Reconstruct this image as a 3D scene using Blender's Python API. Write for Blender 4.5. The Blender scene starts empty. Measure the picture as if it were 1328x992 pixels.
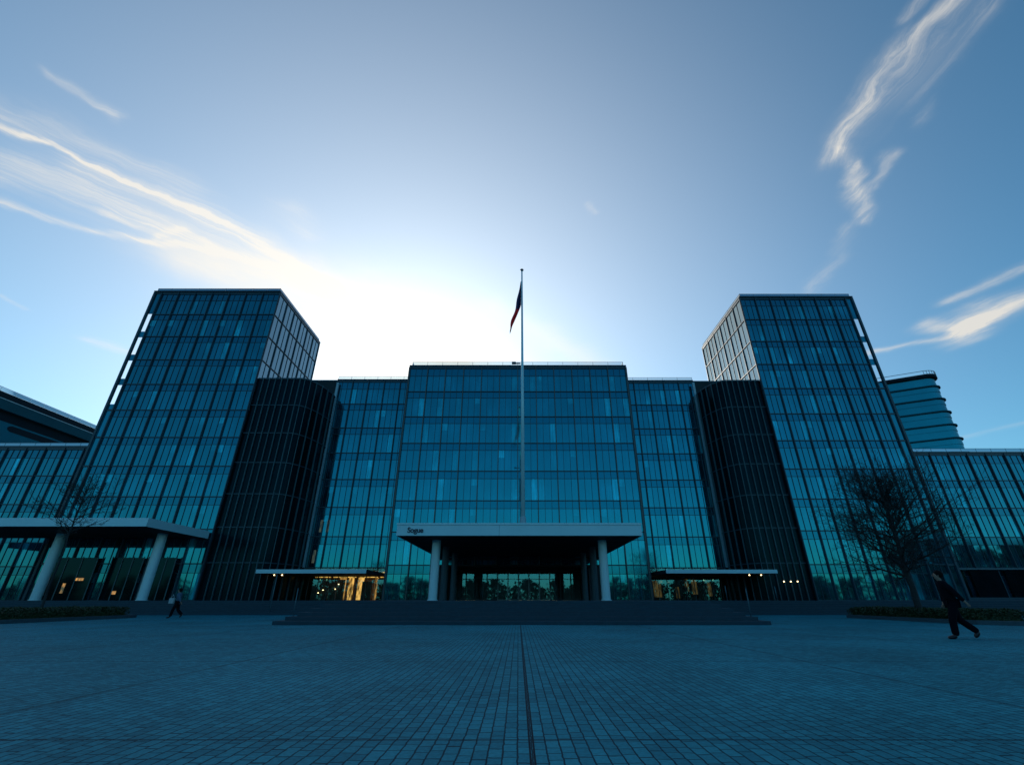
import bpy, bmesh, math, random
from mathutils import Vector, Matrix, noise
random.seed(7)
sc = bpy.context.scene
C = sc.collection
R = math.radians

# ------------------------------------------------------------ camera
EYE = 0.98
F_PX = 585.0                      # focal length in photo pixels (photo 1328 wide)
PITCH = math.atan(282.0 / F_PX)
cam = bpy.data.cameras.new("camera"); cam_o = bpy.data.objects.new("camera", cam); C.objects.link(cam_o)
cam.sensor_width = 36.0; cam.lens = 36.0 * F_PX / 1328.0
cam.shift_x = -8.0 / 1328.0
cam.clip_start = 0.1; cam.clip_end = 4000
cam_o.location = (0, 0, EYE); cam_o.rotation_euler = (R(90) + PITCH, 0, 0)
sc.camera = cam_o
sc.view_settings.view_transform = 'Standard'; sc.view_settings.look = 'None'
sc.view_settings.exposure = 0.0; sc.view_settings.gamma = 1.0

# ------------------------------------------------------------ world and sun
SUN_EL, SUN_AZ = R(23), R(-14)
world = bpy.data.worlds.new("World"); sc.world = world; world.use_nodes = True
wt = world.node_tree; wn, wl = wt.nodes, wt.links
wn.clear()
def wnode(t, **kw):
    n = wn.new(t)
    for k, v in kw.items(): setattr(n, k, v)
    return n
def setin(n, i, v):
    if v is None: return
    if hasattr(v, 'is_output') or isinstance(v, bpy.types.NodeSocket): wl.new(v, n.inputs[i])
    else: n.inputs[i].default_value = v
def wm(op, a, b=None, c=None, clamp=False):
    n = wnode('ShaderNodeMath', operation=op); n.use_clamp = clamp
    setin(n, 0, a); setin(n, 1, b); setin(n, 2, c); return n.outputs[0]
def wv(op, a, b=None, scale=None):
    n = wnode('ShaderNodeVectorMath', operation=op)
    setin(n, 0, a); setin(n, 1, b)
    if scale is not None: setin(n, 3, scale)
    return n.outputs['Value'] if op in ('LENGTH', 'DOT_PRODUCT', 'DISTANCE') else n.outputs['Vector']
sky = wnode('ShaderNodeTexSky', sky_type='NISHITA')
sky.sun_disc = False; sky.sun_elevation = SUN_EL; sky.sun_rotation = SUN_AZ
sky.altitude = 50; sky.air_density = 1.0; sky.dust_density = 0.55; sky.ozone_density = 2.6
tc = wnode('ShaderNodeTexCoord')
sep = wnode('ShaderNodeSeparateXYZ'); wl.new(tc.outputs['Generated'], sep.inputs[0])
zc = wm('MAXIMUM', sep.outputs[2], 0.06)
comb = wnode('ShaderNodeCombineXYZ')
wl.new(wm('DIVIDE', sep.outputs[0], zc), comb.inputs[0]); wl.new(wm('DIVIDE', sep.outputs[1], zc), comb.inputs[1])
P0 = comb.outputs[0]
def wnoise(vec, scale, detail=4, rough=0.55, dist=0.0):
    n = wnode('ShaderNodeTexNoise'); n.inputs['Scale'].default_value = scale; n.inputs['Detail'].default_value = detail
    n.inputs['Roughness'].default_value = rough; n.inputs['Distortion'].default_value = dist
    wl.new(vec, n.inputs['Vector']); return n
def pix(x, y):                     # a direction in the sky, as a point on the cloud layer (height 1)
    u, v = x - 672.0, y - 496.0
    cp, sp = math.cos(PITCH), math.sin(PITCH)
    return Vector((u, F_PX * cp + v * sp, 0)) / (F_PX * sp - v * cp)
w1 = wnoise(P0, 2.2, 3); w2 = wnoise(P0, 9.0, 4)
d1 = wv('SCALE', wv('SUBTRACT', w1.outputs['Color'], (.5, .5, .5)), scale=0.10)
d2 = wv('SCALE', wv('SUBTRACT', w2.outputs['Color'], (.5, .5, .5)), scale=0.07)
PW = wv('MULTIPLY', wv('ADD', P0, wv('ADD', d1, d2)), (1, 1, 0))
def fibre(a, b, sx=2.0, sy=16.0, lo=.42, hi=.72, seed=0.0):     # cloud threads drawn out along one wind direction
    d = pix(*b) - pix(*a); ang = math.atan2(d.y, d.x)
    m = wnode('ShaderNodeMapping', vector_type='TEXTURE'); m.inputs['Rotation'].default_value = (0, 0, ang)
    m.inputs['Location'].default_value = (seed, seed, 0)
    wl.new(PW, m.inputs[0])
    v = wv('MULTIPLY', m.outputs[0], (sx, sy, 1))
    n = wnoise(v, 1.0, 9, .72, .35)
    r = wnode('ShaderNodeMapRange', interpolation_type='SMOOTHSTEP'); wl.new(n.outputs['Fac'], r.inputs[0])
    r.inputs[1].default_value = lo; r.inputs[2].default_value = hi; return r.outputs[0]
CH = {'p': None}          # each streak leans on the one before it, which keeps the shader's memory small
def streak(pts, wpx, s):
    out = None
    for (a, b) in zip(pts, pts[1:]):
        A, B = pix(*a), pix(*b); D = B - A; L2 = D.length_squared
        mid = ((a[0] + b[0]) / 2, (a[1] + b[1]) / 2)
        w = (pix(mid[0] + wpx, mid[1]) - pix(*mid)).length * .6 + (pix(mid[0], mid[1] + wpx) - pix(*mid)).length * .4
        rel = wv('SUBTRACT', PW if CH['p'] is None else CH['p'], tuple(A))
        t = wm('MULTIPLY', wv('DOT_PRODUCT', rel, tuple(D)), 1.0 / L2, clamp=True)
        q = wv('SUBTRACT', rel, wv('SCALE', tuple(D), scale=t))
        x = wm('DIVIDE', wv('LENGTH', q), w)
        g = wm('EXPONENT', wm('MULTIPLY', wm('MULTIPLY', x, x), -1.0))
        out = g if out is None else wm('MAXIMUM', out, g)
        CH['p'] = wv('ADD', PW, wv('SCALE', (1, 1, 0), scale=wm('MULTIPLY', out, 1e-7)))
    return wm('MULTIPLY', out, s)
def total(fib, items, base=.25):
    acc = None
    for pts, w, s in items:
        k = streak(pts, w, s); acc = k if acc is None else wm('ADD', acc, k)
    return wm('MULTIPLY', acc, wm('ADD', wm('MULTIPLY', fib, 1 - base), base))
left = total(fibre((0, 170), (400, 350), 1.5, 22, .4, .72), [
    ([(-80, 138), (0, 160), (65, 180), (130, 216), (200, 250), (280, 285), (350, 322), (440, 372)], 5.5, 1.1),
    ([(-80, 252), (0, 266), (60, 285), (130, 305), (195, 317), (270, 326), (350, 345)], 5.5, 1.0),
    ([(120, 225), (230, 265), (330, 315), (420, 370)], 20, .7),
    ([(-60, 205), (60, 230), (160, 268), (250, 300)], 32, .62),
    ([(-40, 125), (110, 180), (240, 240)], 20, .45),
    ([(150, 280), (240, 312), (320, 330), (420, 375)], 9, .5),
    ([(205, 315), (240, 298)], 4, .6),
    ([(60, 92), (112, 120), (157, 148)], 7, .75),
    ([(380, 280), (405, 305)], 16, .35),
    ([(8, 385), (42, 404)], 3, .35), ([(130, 446), (185, 462)], 7, .5)], .28)
veil = total(fibre((330, 330), (560, 450), 1.0, 4, .3, .7, 3.0), [
    ([(250, 338), (350, 355), (470, 385), (560, 440), (620, 500)], 34, .75),
    ([(380, 400), (470, 450), (520, 500)], 60, .7),
    ([(640, 402), (700, 430), (770, 475)], 14, .4)], .62)
right = total(fibre((1225, 20), (1090, 200), 3.2, 17, .38, .70, 5.0), [
    ([(1262, -50), (1240, 0), (1190, 42), (1150, 85), (1120, 130), (1096, 180), (1083, 206)], 15, .72),
    ([(1210, -30), (1175, 15)], 9, .4), ([(1262, 20), (1215, 70), (1180, 120)], 20, .3),
    ([(1100, 200), (1104, 250), (1122, 285)], 8, .8),
    ([(1150, 210), (1128, 250)], 8, .4), ([(1205, 140), (1200, 155)], 9, .22), ([(1180, 90), (1120, 170)], 26, .22),
    ([(1095, 298), (1082, 335), (1050, 378)], 8, .25)], .22)
right2 = total(fibre((1150, 450), (1328, 370), 2.0, 9, .32, .64, 9.0), [
    ([(1400, 352), (1328, 388), (1262, 422)], 14, .85), ([(1262, 428), (1208, 420)], 8, .6),
    ([(1272, 400), (1250, 440)], 12, .7), ([(1240, 434), (1200, 442), (1130, 456)], 5, .5),
    ([(1400, 300), (1328, 345), (1240, 388)], 8, .45), ([(1200, 580), (1328, 548)], 5, .12),
    ([(757, 266), (772, 278)], 3.5, .16)], .35)
alpha = wm('MINIMUM', wm('ADD', wm('ADD', left, veil), wm('ADD', right, right2)), .9)
# thin high cloud scatters more light near the sun
sdir = Vector((math.sin(SUN_AZ) * math.cos(SUN_EL), math.cos(SUN_AZ) * math.cos(SUN_EL), math.sin(SUN_EL)))
dots = wm('MAXIMUM', wv('DOT_PRODUCT', tc.outputs['Generated'], tuple(sdir)), 0.0)
SKY_S = 0.135
cl = wnode('ShaderNodeMix', data_type='RGBA')
wl.new(alpha, cl.inputs[0]); 
cb = wm('ADD', wm('MULTIPLY', wm('POWER', dots, 6.0), 2.6), 5.8)
ccol = wv('SCALE', (1.04, .99, .90), scale=cb)
glow = wv('SCALE', (1.08, .97, .84), scale=wm('MULTIPLY', wm('POWER', dots, 3.6), 3.6))
grade = wnode('ShaderNodeMix', data_type='RGBA', blend_type='MULTIPLY'); wl.new(wm('SUBTRACT', 1.0, wm('MULTIPLY', wm('POWER', dots, 9.0), .7)), grade.inputs[0])
wl.new(sky.outputs[0], grade.inputs[6]); grade.inputs[7].default_value = (0.46, .96, 1.03, 1)
wl.new(wv('ADD', grade.outputs[2], glow), cl.inputs[6]); wl.new(ccol, cl.inputs[7])
bg = wnode('ShaderNodeBackground'); bg.inputs[1].default_value = SKY_S
wl.new(cl.outputs[2], bg.inputs[0])
wo = wnode('ShaderNodeOutputWorld'); wl.new(bg.outputs[0], wo.inputs[0])

sun = bpy.data.lights.new("sun", 'SUN'); sun.energy = 3.0; sun.angle = R(.53); sun.color = (1, .93, .82)
sun_o = bpy.data.objects.new("sun", sun); C.objects.link(sun_o)
sun_o.rotation_euler = sdir.to_track_quat('Z', 'Y').to_euler()

# ------------------------------------------------------------ materials
def mat(name, col, rough=.6, ior=1.45, metal=0.0, tint=None, noise_amt=0.0, noise_scale=3.0, bump=0.0, rnd=0.0, emit=None, emit_s=0.0):
    m = bpy.data.materials.new(name); m.use_nodes = True
    nt = m.node_tree; b = nt.nodes['Principled BSDF']
    b.inputs['Base Color'].default_value = (*col, 1); b.inputs['Roughness'].default_value = rough
    b.inputs['IOR'].default_value = ior; b.inputs['Metallic'].default_value = metal
    if tint: b.inputs['Specular Tint'].default_value = (*tint, 1)
    src = None
    if noise_amt or rnd:
        tcn = nt.nodes.new('ShaderNodeTexCoord')
        n = nt.nodes.new('ShaderNodeTexNoise'); n.inputs['Scale'].default_value = noise_scale; n.inputs['Detail'].default_value = 6
        nt.links.new(tcn.outputs['Object'], n.inputs['Vector'])
        oi = nt.nodes.new('ShaderNodeObjectInfo')
        ma = nt.nodes.new('ShaderNodeMath'); ma.operation = 'MULTIPLY_ADD'; nt.links.new(n.outputs['Fac'], ma.inputs[0])
        ma.inputs[1].default_value = 2 * noise_amt; ma.inputs[2].default_value = 1 - noise_amt
        mb = nt.nodes.new('ShaderNodeMath'); mb.operation = 'MULTIPLY_ADD'; nt.links.new(oi.outputs['Random'], mb.inputs[0])
        mb.inputs[1].default_value = 2 * rnd; mb.inputs[2].default_value = 1 - rnd
        mc = nt.nodes.new('ShaderNodeMath'); mc.operation = 'MULTIPLY'; nt.links.new(ma.outputs[0], mc.inputs[0]); nt.links.new(mb.outputs[0], mc.inputs[1])
        vm = nt.nodes.new('ShaderNodeVectorMath'); vm.operation = 'SCALE'; vm.inputs[0].default_value = col
        nt.links.new(mc.outputs[0], vm.inputs[3]); nt.links.new(vm.outputs[0], b.inputs['Base Color'])
        if bump:
            bp = nt.nodes.new('ShaderNodeBump'); bp.inputs['Strength'].default_value = bump; bp.inputs['Distance'].default_value = .02
            nt.links.new(n.outputs['Fac'], bp.inputs['Height']); nt.links.new(bp.outputs[0], b.inputs['Normal'])
    if emit:
        b.inputs['Emission Color'].default_value = (*emit, 1); b.inputs['Emission Strength'].default_value = emit_s
    return m
TEAL = (.05, .78, 1.0)
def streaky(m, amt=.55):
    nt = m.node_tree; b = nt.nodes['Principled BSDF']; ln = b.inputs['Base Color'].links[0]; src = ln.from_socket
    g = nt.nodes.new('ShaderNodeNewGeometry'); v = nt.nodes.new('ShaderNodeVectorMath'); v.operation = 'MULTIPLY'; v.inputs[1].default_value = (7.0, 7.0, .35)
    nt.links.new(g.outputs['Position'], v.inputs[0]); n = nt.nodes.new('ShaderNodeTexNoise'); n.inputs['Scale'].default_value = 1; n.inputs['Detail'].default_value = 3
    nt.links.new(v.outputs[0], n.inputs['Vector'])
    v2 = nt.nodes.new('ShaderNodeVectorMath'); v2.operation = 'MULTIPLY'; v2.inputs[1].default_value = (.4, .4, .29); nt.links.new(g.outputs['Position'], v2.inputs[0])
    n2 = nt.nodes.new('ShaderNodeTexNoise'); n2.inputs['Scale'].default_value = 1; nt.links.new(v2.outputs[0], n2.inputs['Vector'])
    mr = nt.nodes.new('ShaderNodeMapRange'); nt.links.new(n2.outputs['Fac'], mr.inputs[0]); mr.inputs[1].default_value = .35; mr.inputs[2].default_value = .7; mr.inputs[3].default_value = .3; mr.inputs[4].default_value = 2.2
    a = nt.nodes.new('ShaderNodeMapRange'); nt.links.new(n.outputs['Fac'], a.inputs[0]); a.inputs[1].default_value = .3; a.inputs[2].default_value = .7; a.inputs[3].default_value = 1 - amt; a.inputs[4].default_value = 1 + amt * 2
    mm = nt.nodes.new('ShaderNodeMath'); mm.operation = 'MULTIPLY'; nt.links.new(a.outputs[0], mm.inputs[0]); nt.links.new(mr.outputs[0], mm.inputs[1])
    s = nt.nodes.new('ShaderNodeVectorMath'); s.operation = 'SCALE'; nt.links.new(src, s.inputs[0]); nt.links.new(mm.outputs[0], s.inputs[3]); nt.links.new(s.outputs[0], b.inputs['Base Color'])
def mottled_emit(m):
    nt = m.node_tree; b = nt.nodes['Principled BSDF']; st = b.inputs['Emission Strength'].default_value
    g = nt.nodes.new('ShaderNodeNewGeometry'); v = nt.nodes.new('ShaderNodeVectorMath'); v.operation = 'MULTIPLY'; v.inputs[1].default_value = (4.5, 3, 1.6); nt.links.new(g.outputs['Position'], v.inputs[0])
    n = nt.nodes.new('ShaderNodeTexNoise'); n.inputs['Scale'].default_value = 1; n.inputs['Detail'].default_value = 4; nt.links.new(v.outputs[0], n.inputs['Vector'])
    a = nt.nodes.new('ShaderNodeMapRange'); nt.links.new(n.outputs['Fac'], a.inputs[0]); a.inputs[1].default_value = .36; a.inputs[2].default_value = .64; a.inputs[3].default_value = .05 * st; a.inputs[4].default_value = 1.5 * st
    nt.links.new(a.outputs[0], b.inputs['Emission Strength'])
M = {}
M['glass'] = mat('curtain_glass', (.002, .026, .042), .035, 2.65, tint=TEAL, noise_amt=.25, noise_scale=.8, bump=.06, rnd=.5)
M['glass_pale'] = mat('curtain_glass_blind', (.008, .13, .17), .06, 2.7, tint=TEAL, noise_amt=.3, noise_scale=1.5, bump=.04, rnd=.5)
M['spandrel'] = mat('spandrel_glass', (.001, .022, .036), .10, 2.4, tint=(.04, .72, 1.0), noise_amt=.2, noise_scale=1., bump=.05, rnd=.25)
M['clear_side'] = mat('side_glass', (.05, .10, .13), .05, 2.9, tint=(.65, .9, 1.0), noise_amt=.2, bump=.04, rnd=.5)
M['dark_glass'] = mat('dark_glass', (.002, .006, .010), .16, 1.2, tint=TEAL, noise_amt=.4, noise_scale=.6, rnd=.4)
M['shop_glass'] = mat('shop_glass', (.001, .005, .008), .06, 1.28, tint=TEAL, noise_amt=.5, noise_scale=.9, bump=.08, rnd=.5)
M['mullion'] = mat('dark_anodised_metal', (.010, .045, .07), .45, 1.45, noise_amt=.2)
M['mullion_bronze'] = mat('bronze_anodised_metal', (.05, .055, .058), .4, 1.5, noise_amt=.2)
M['fin'] = mat('fin_metal', (.045, .11, .14), .4, 1.5, noise_amt=.3)
M['core'] = mat('core_concrete', (.008, .025, .035), .8, noise_amt=.2)
M['trim'] = mat('pale_aluminium', (.24, .38, .46), .35, 1.5, noise_amt=.12)
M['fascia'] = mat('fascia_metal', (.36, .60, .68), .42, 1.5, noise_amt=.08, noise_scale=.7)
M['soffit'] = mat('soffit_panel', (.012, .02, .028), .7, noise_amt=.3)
M['column'] = mat('column_metal', (.40, .62, .70), .30, 1.6, noise_amt=.06)
M['railglass'] = mat('rail_glass', (.22, .30, .34), .15)
M['step'] = mat('dark_granite', (.006, .036, .058), .65, noise_amt=.35, noise_scale=5)
M['kerb'] = mat('kerb_granite', (.03, .065, .085), .7, noise_amt=.35, noise_scale=6)
M['soil'] = mat('soil', (.02, .018, .014), .95, noise_amt=.4, noise_scale=8)
M['bark'] = mat('bark', (.018, .022, .024), .9, noise_amt=.4, noise_scale=10)
M['leaf'] = mat('hedge_leaf', (.020, .040, .012), .6, noise_amt=.6, noise_scale=2.5)
M['wood'] = mat('woodland_leaf', (.008, .020, .022), .9, noise_amt=.5, noise_scale=.5)
M['farwall'] = mat('far_panel', (.006, .12, .18), .8, 1.15, noise_amt=.2, noise_scale=.5)
M['fardark'] = mat('far_dark_panel', (.002, .014, .024), .8, 1.2)
M['farmid'] = mat('far_mid_panel', (.008, .07, .10), .8, 1.15, noise_amt=.2, noise_scale=.4)
M['farglass'] = mat('far_tower_glass', (.012, .12, .16), .12, 2.2, tint=TEAL, noise_amt=.6, noise_scale=.25, bump=.1, rnd=.3)
M['warm'] = mat('warm_lamp', (.8, .6, .3), .5, emit=(1, .48, .11), emit_s=.95)
M['warmdim'] = mat('dim_warm_lamp', (.6, .4, .2), .5, emit=(1, .45, .1), emit_s=.5)
M['warmglim'] = mat('glimmering_panel', (.3, .18, .08), .6, emit=(1, .6, .16), emit_s=.07)
M['warmfaint'] = mat('faint_lit_pane', (.05, .12, .13), .3, emit=(.8, .8, .35), emit_s=.05)
M['spot'] = mat('spot_lamp', (.8, .7, .5), .5, emit=(1, .72, .35), emit_s=5)
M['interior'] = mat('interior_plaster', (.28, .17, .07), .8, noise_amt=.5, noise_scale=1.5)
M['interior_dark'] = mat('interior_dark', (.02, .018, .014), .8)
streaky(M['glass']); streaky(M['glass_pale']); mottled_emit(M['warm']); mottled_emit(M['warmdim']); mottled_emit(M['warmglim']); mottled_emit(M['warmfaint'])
M['lobby'] = mat('lobby_stone', (.10, .17, .20), .6, noise_amt=.4)
M['skin'] = mat('skin', (.26, .15, .11), .6)
M['hair'] = mat('hair', (.008, .005, .005), .85, 1.2)
M['suit'] = mat('dark_suit', (.003, .003, .007), .9, 1.2, noise_amt=.3, noise_scale=12)
M['shoe'] = mat('shoe', (.006, .005, .008), .35)
M['denim'] = mat('pale_jacket', (.05, .10, .16), .85)
M['bagw'] = mat('white_bag', (.35, .38, .4), .6)
M['letter'] = mat('sign_letter', (.008, .02, .05), .5)

def clearglass(name, ior=2.3, tr=(.72, .86, .86, 1), gl=(.2, .8, 1, 1)):
    m = bpy.data.materials.new(name); m.use_nodes = True; nt = m.node_tree; nt.nodes.clear()
    o = nt.nodes.new('ShaderNodeOutputMaterial'); mx = nt.nodes.new('ShaderNodeMixShader')
    f = nt.nodes.new('ShaderNodeFresnel'); f.inputs[0].default_value = ior
    t = nt.nodes.new('ShaderNodeBsdfTransparent'); t.inputs[0].default_value = tr
    g = nt.nodes.new('ShaderNodeBsdfGlossy'); g.inputs['Roughness'].default_value = .02; g.inputs[0].default_value = gl
    nt.links.new(f.outputs[0], mx.inputs[0]); nt.links.new(t.outputs[0], mx.inputs[1]); nt.links.new(g.outputs[0], mx.inputs[2])
    nt.links.new(mx.outputs[0], o.inputs[0]); return m
M['clear'] = clearglass('clear_glass')
M['rail_clear'] = clearglass('rail_glass', 1.5, (.80, .86, .88, 1), (.35, .4, .45, 1))

def paving():
    m = bpy.data.materials.new('paving'); m.use_nodes = True; nt = m.node_tree; N, L = nt.nodes, nt.links
    b = N['Principled BSDF']; b.inputs['Roughness'].default_value = .7; b.inputs['IOR'].default_value = 1.22
    g = N.new('ShaderNodeNewGeometry')
    def vm(op, a, bb):
        n = N.new('ShaderNodeVectorMath'); n.operation = op
        for i, v in enumerate((a, bb)):
            if isinstance(v, bpy.types.NodeSocket): L.new(v, n.inputs[i])
            else: n.inputs[i].default_value = v
        return n.outputs[0]
    def mm(op, a, bb=0.0, clamp=False):
        n = N.new('ShaderNodeMath'); n.operation = op; n.use_clamp = clamp
        for i, v in enumerate((a, bb)):
            if isinstance(v, bpy.types.NodeSocket): L.new(v, n.inputs[i])
            else: n.inputs[i].default_value = v
        return n.outputs[0]
    nz = N.new('ShaderNodeTexNoise'); nz.inputs['Scale'].default_value = 9; L.new(g.outputs['Position'], nz.inputs['Vector'])
    wob = vm('MULTIPLY', vm('SUBTRACT', nz.outputs['Color'], (.5, .5, .5)), (.022, .03, 0))
    pos = vm('ADD', vm('ADD', g.outputs['Position'], (-.1, 0, 0)), wob)
    ps = N.new('ShaderNodeSeparateXYZ'); L.new(pos, ps.inputs[0])
    CW = .105
    ci = mm('FLOOR', mm('DIVIDE', ps.outputs[0], CW)); wn_ = N.new('ShaderNodeTexWhiteNoise'); wn_.noise_dimensions = '1D'; L.new(ci, wn_.inputs['W'])
    cv = N.new('ShaderNodeCombineXYZ'); L.new(mm('MULTIPLY', ci, 3.7), cv.inputs[0]); L.new(mm('MULTIPLY', ps.outputs[1], 3.0), cv.inputs[1])
    ln_ = N.new('ShaderNodeTexNoise'); ln_.inputs['Scale'].default_value = 1.0; ln_.inputs['Detail'].default_value = 1; L.new(cv.outputs[0], ln_.inputs['Vector'])
    yy = mm('ADD', ps.outputs[1], mm('ADD', mm('MULTIPLY', wn_.outputs['Value'], .9), mm('MULTIPLY', ln_.outputs['Fac'], .22)))
    bv = N.new('ShaderNodeCombineXYZ'); L.new(yy, bv.inputs[0]); L.new(ps.outputs[0], bv.inputs[1])
    br = N.new('ShaderNodeTexBrick'); L.new(bv.outputs[0], br.inputs['Vector'])
    br.offset = 0; br.inputs['Scale'].default_value = 1.0
    br.inputs['Brick Width'].default_value = .17; br.inputs['Row Height'].default_value = CW
    br.inputs['Mortar Size'].default_value = .0075; br.inputs['Mortar Smooth'].default_value = .4
    br.inputs['Color1'].default_value = (.010, .17, .22, 1); br.inputs['Color2'].default_value = (.020, .25, .31, 1)
    br.inputs['Mortar'].default_value = (.002, .032, .05, 1)
    # wide joints every five metres
    sp = N.new('ShaderNodeSeparateXYZ'); L.new(vm('ADD', g.outputs['Position'], (-.1, -4.36, 0)), sp.inputs[0])
    def joint(s, w):
        a = mm('ABSOLUTE', mm('SUBTRACT', mm('FRACT', mm('ADD', mm('DIVIDE', s, 5.0), .5)), .5))
        return mm('LESS_THAN', mm('MULTIPLY', a, 5.0), w)
    j = mm('MAXIMUM', mm('MULTIPLY', joint(sp.outputs[0], .022), mm('SUBTRACT', 1.0, joint(sp.outputs[0], .008))), joint(sp.outputs[1], .012))
    n2 = N.new('ShaderNodeTexNoise'); n2.inputs['Scale'].default_value = .35; n2.inputs['Detail'].default_value = 6; L.new(g.outputs['Position'], n2.inputs['Vector'])
    n3 = N.new('ShaderNodeTexNoise'); n3.inputs['Scale'].default_value = 30; n3.inputs['Detail'].default_value = 4; L.new(g.outputs['Position'], n3.inputs['Vector'])
    k = mm('ADD', mm('MULTIPLY', n2.outputs['Fac'], 1.1), mm('ADD', mm('MULTIPLY', n3.outputs['Fac'], .9), .02))
    sc_ = N.new('ShaderNodeVectorMath'); sc_.operation = 'SCALE'; L.new(br.outputs['Color'], sc_.inputs[0]); L.new(k, sc_.inputs[3])
    mx = N.new('ShaderNodeMix'); mx.data_type = 'RGBA'; L.new(j, mx.inputs[0]); L.new(sc_.outputs[0], mx.inputs[6]); mx.inputs[7].default_value = (.001, .012, .022, 1)
    L.new(mx.outputs[2], b.inputs['Base Color'])
    h = mm('ADD', mm('MULTIPLY', mm('ADD', br.outputs['Fac'], j), -1.0), mm('MULTIPLY', n3.outputs['Fac'], .35))
    bp = N.new('ShaderNodeBump'); bp.inputs['Strength'].default_value = .55; bp.inputs['Distance'].default_value = .01; L.new(h, bp.inputs['Height'])
    L.new(bp.outputs[0], b.inputs['Normal'])
    return m
M['paving'] = paving()
M['ground'] = mat('far_ground', (.05, .075, .085), .9, noise_amt=.3, noise_scale=.2)

# ------------------------------------------------------------ builders
WL = {}
def wloc(o): return WL.get(o.name, Vector((0, 0, 0))) if o else Vector((0, 0, 0))
def thing(name, loc, label, cat, group=None):
    o = bpy.data.objects.new(name, None); C.objects.link(o); o.location = loc; WL[o.name] = Vector(loc)
    o['label'] = label; o['category'] = cat
    if group: o['group'] = group
    return o
def tag(o, label, cat, group=None):
    o['label'] = label; o['category'] = cat
    if group: o['group'] = group
    return o
class MB:
    def __init__(s): s.v = []; s.f = []; s.m = []
    def quad(s, a, b, c, d, mi=0):
        n = len(s.v); s.v += [a, b, c, d]; s.f.append((n, n + 1, n + 2, n + 3)); s.m.append(mi)
    def box(s, x0, x1, y0, y1, z0, z1, mi=0):
        n = len(s.v)
        s.v += [(x0, y0, z0), (x1, y0, z0), (x1, y1, z0), (x0, y1, z0), (x0, y0, z1), (x1, y0, z1), (x1, y1, z1), (x0, y1, z1)]
        for f in ((0, 3, 2, 1), (4, 5, 6, 7), (0, 1, 5, 4), (1, 2, 6, 5), (2, 3, 7, 6), (3, 0, 4, 7)):
            s.f.append(tuple(n + i for i in f)); s.m.append(mi)
        return s
    def prism(s, pts, z0, z1, mi=0):        # pts counter-clockwise from above
        n = len(s.v); k = len(pts)
        s.v += [(x, y, z0) for x, y in pts] + [(x, y, z1) for x, y in pts]
        s.f.append(tuple(n + i for i in reversed(range(k)))); s.m.append(mi)
        s.f.append(tuple(n + k + i for i in range(k))); s.m.append(mi)
        for i in range(k):
            j = (i + 1) % k; s.f.append((n + i, n + j, n + k + j, n + k + i)); s.m.append(mi)
        return s
    def tube(s, a, b, ra, rb=None, n=8, mi=0, caps=True):
        rb = ra if rb is None else rb
        a, b = Vector(a), Vector(b); d = (b - a).normalized()
        t = Vector((0, 0, 1)) if abs(d.z) < .9 else Vector((1, 0, 0))
        u = d.cross(t).normalized(); w = d.cross(u)
        k = len(s.v)
        for c, r in ((a, ra), (b, rb)):
            for i in range(n):
                an = 2 * math.pi * i / n; s.v.append(tuple(c + u * math.cos(an) * r + w * math.sin(an) * r))
        for i in range(n):
            j = (i + 1) % n; s.f.append((k + i, k + n + i, k + n + j, k + j)); s.m.append(mi)
        if caps:
            s.f.append(tuple(k + i for i in range(n))); s.m.append(mi)
            s.f.append(tuple(k + n + i for i in reversed(range(n)))); s.m.append(mi)
        return s
    def mesh(s, name, mats, off=Vector((0, 0, 0)), smooth=False):
        me = bpy.data.meshes.new(name)
        me.from_pydata([(v[0] - off.x, v[1] - off.y, v[2] - off.z) for v in s.v], [], s.f)
        for m in (mats if isinstance(mats, (list, tuple)) else [mats]): me.materials.append(M[m])
        me.polygons.foreach_set('material_index', s.m)
        if smooth: me.polygons.foreach_set('use_smooth', [True] * len(s.f))
        me.update(); return me
    def build(s, name, mats, parent=None, smooth=False, bevel=0.0):
        off = wloc(parent) if parent else Vector((0, 0, 0))
        me = s.mesh(name, mats, off, smooth)
        o = bpy.data.objects.new(name, me); C.objects.link(o)
        if parent: o.parent = parent
        WL[o.name] = off
        if bevel:
            bv = o.modifiers.new('bevel', 'BEVEL'); bv.width = bevel; bv.segments = 2; bv.limit_method = 'ANGLE'
        return o
def box(name, m, parent, x0, x1, y0, y1, z0, z1, bevel=0.0):
    return MB().box(x0, x1, y0, y1, z0, z1).build(name, m, parent, bevel=bevel)
def structure(o): o['kind'] = 'structure'; return o

# ------------------------------------------------------------ curtain wall
S = 3.4            # storey
PZ = 0.95          # platform level
def window_mesh(w, n, variant, glass, top=False):
    r = random.Random(variant * 31 + n); mb = MB()
    vis = 2.52 if not top else 2.2
    pw = w / n
    def pane(x0, x1, z0, z1, mi):
        t = .0032 * (x1 - x0) / .75
        a, b_, c = r.uniform(-t, t), r.uniform(-t, t), r.uniform(-.004, .004)
        mb.quad((x0, .03 + a, z0), (x1, .03 + b_, z0), (x1, .03 + b_ + c, z1), (x0, .03 + a + c, z1), mi)
    for i in range(n):
        x0, x1 = i * pw, (i + 1) * pw
        pane(x0, x1, .06, vis, 1 if r.random() < .22 else 0)
        pane(x0, x1, vis, S, 2)
        if r.random() < .10 and not top:      # a half drawn blind behind the pane
            zz = r.uniform(1.2, 2.2); mb.quad((x0 + .06, .022, zz), (x1 - .06, .022, zz), (x1 - .06, .022, vis), (x0 + .06, .022, vis), 1)
        if i: mb.box(x0 - .02, x0 + .02, -.03, .04, 0, S, 3)
    if glass != 'clear_side': mb.box(0, w, -.02, .045, vis - .022, vis + .022, 3)
    return mb.mesh('window', [glass, 'glass_pale' if glass == 'glass' else glass, 'spandrel' if glass != 'clear_side' else glass, 'mullion'])
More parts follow.
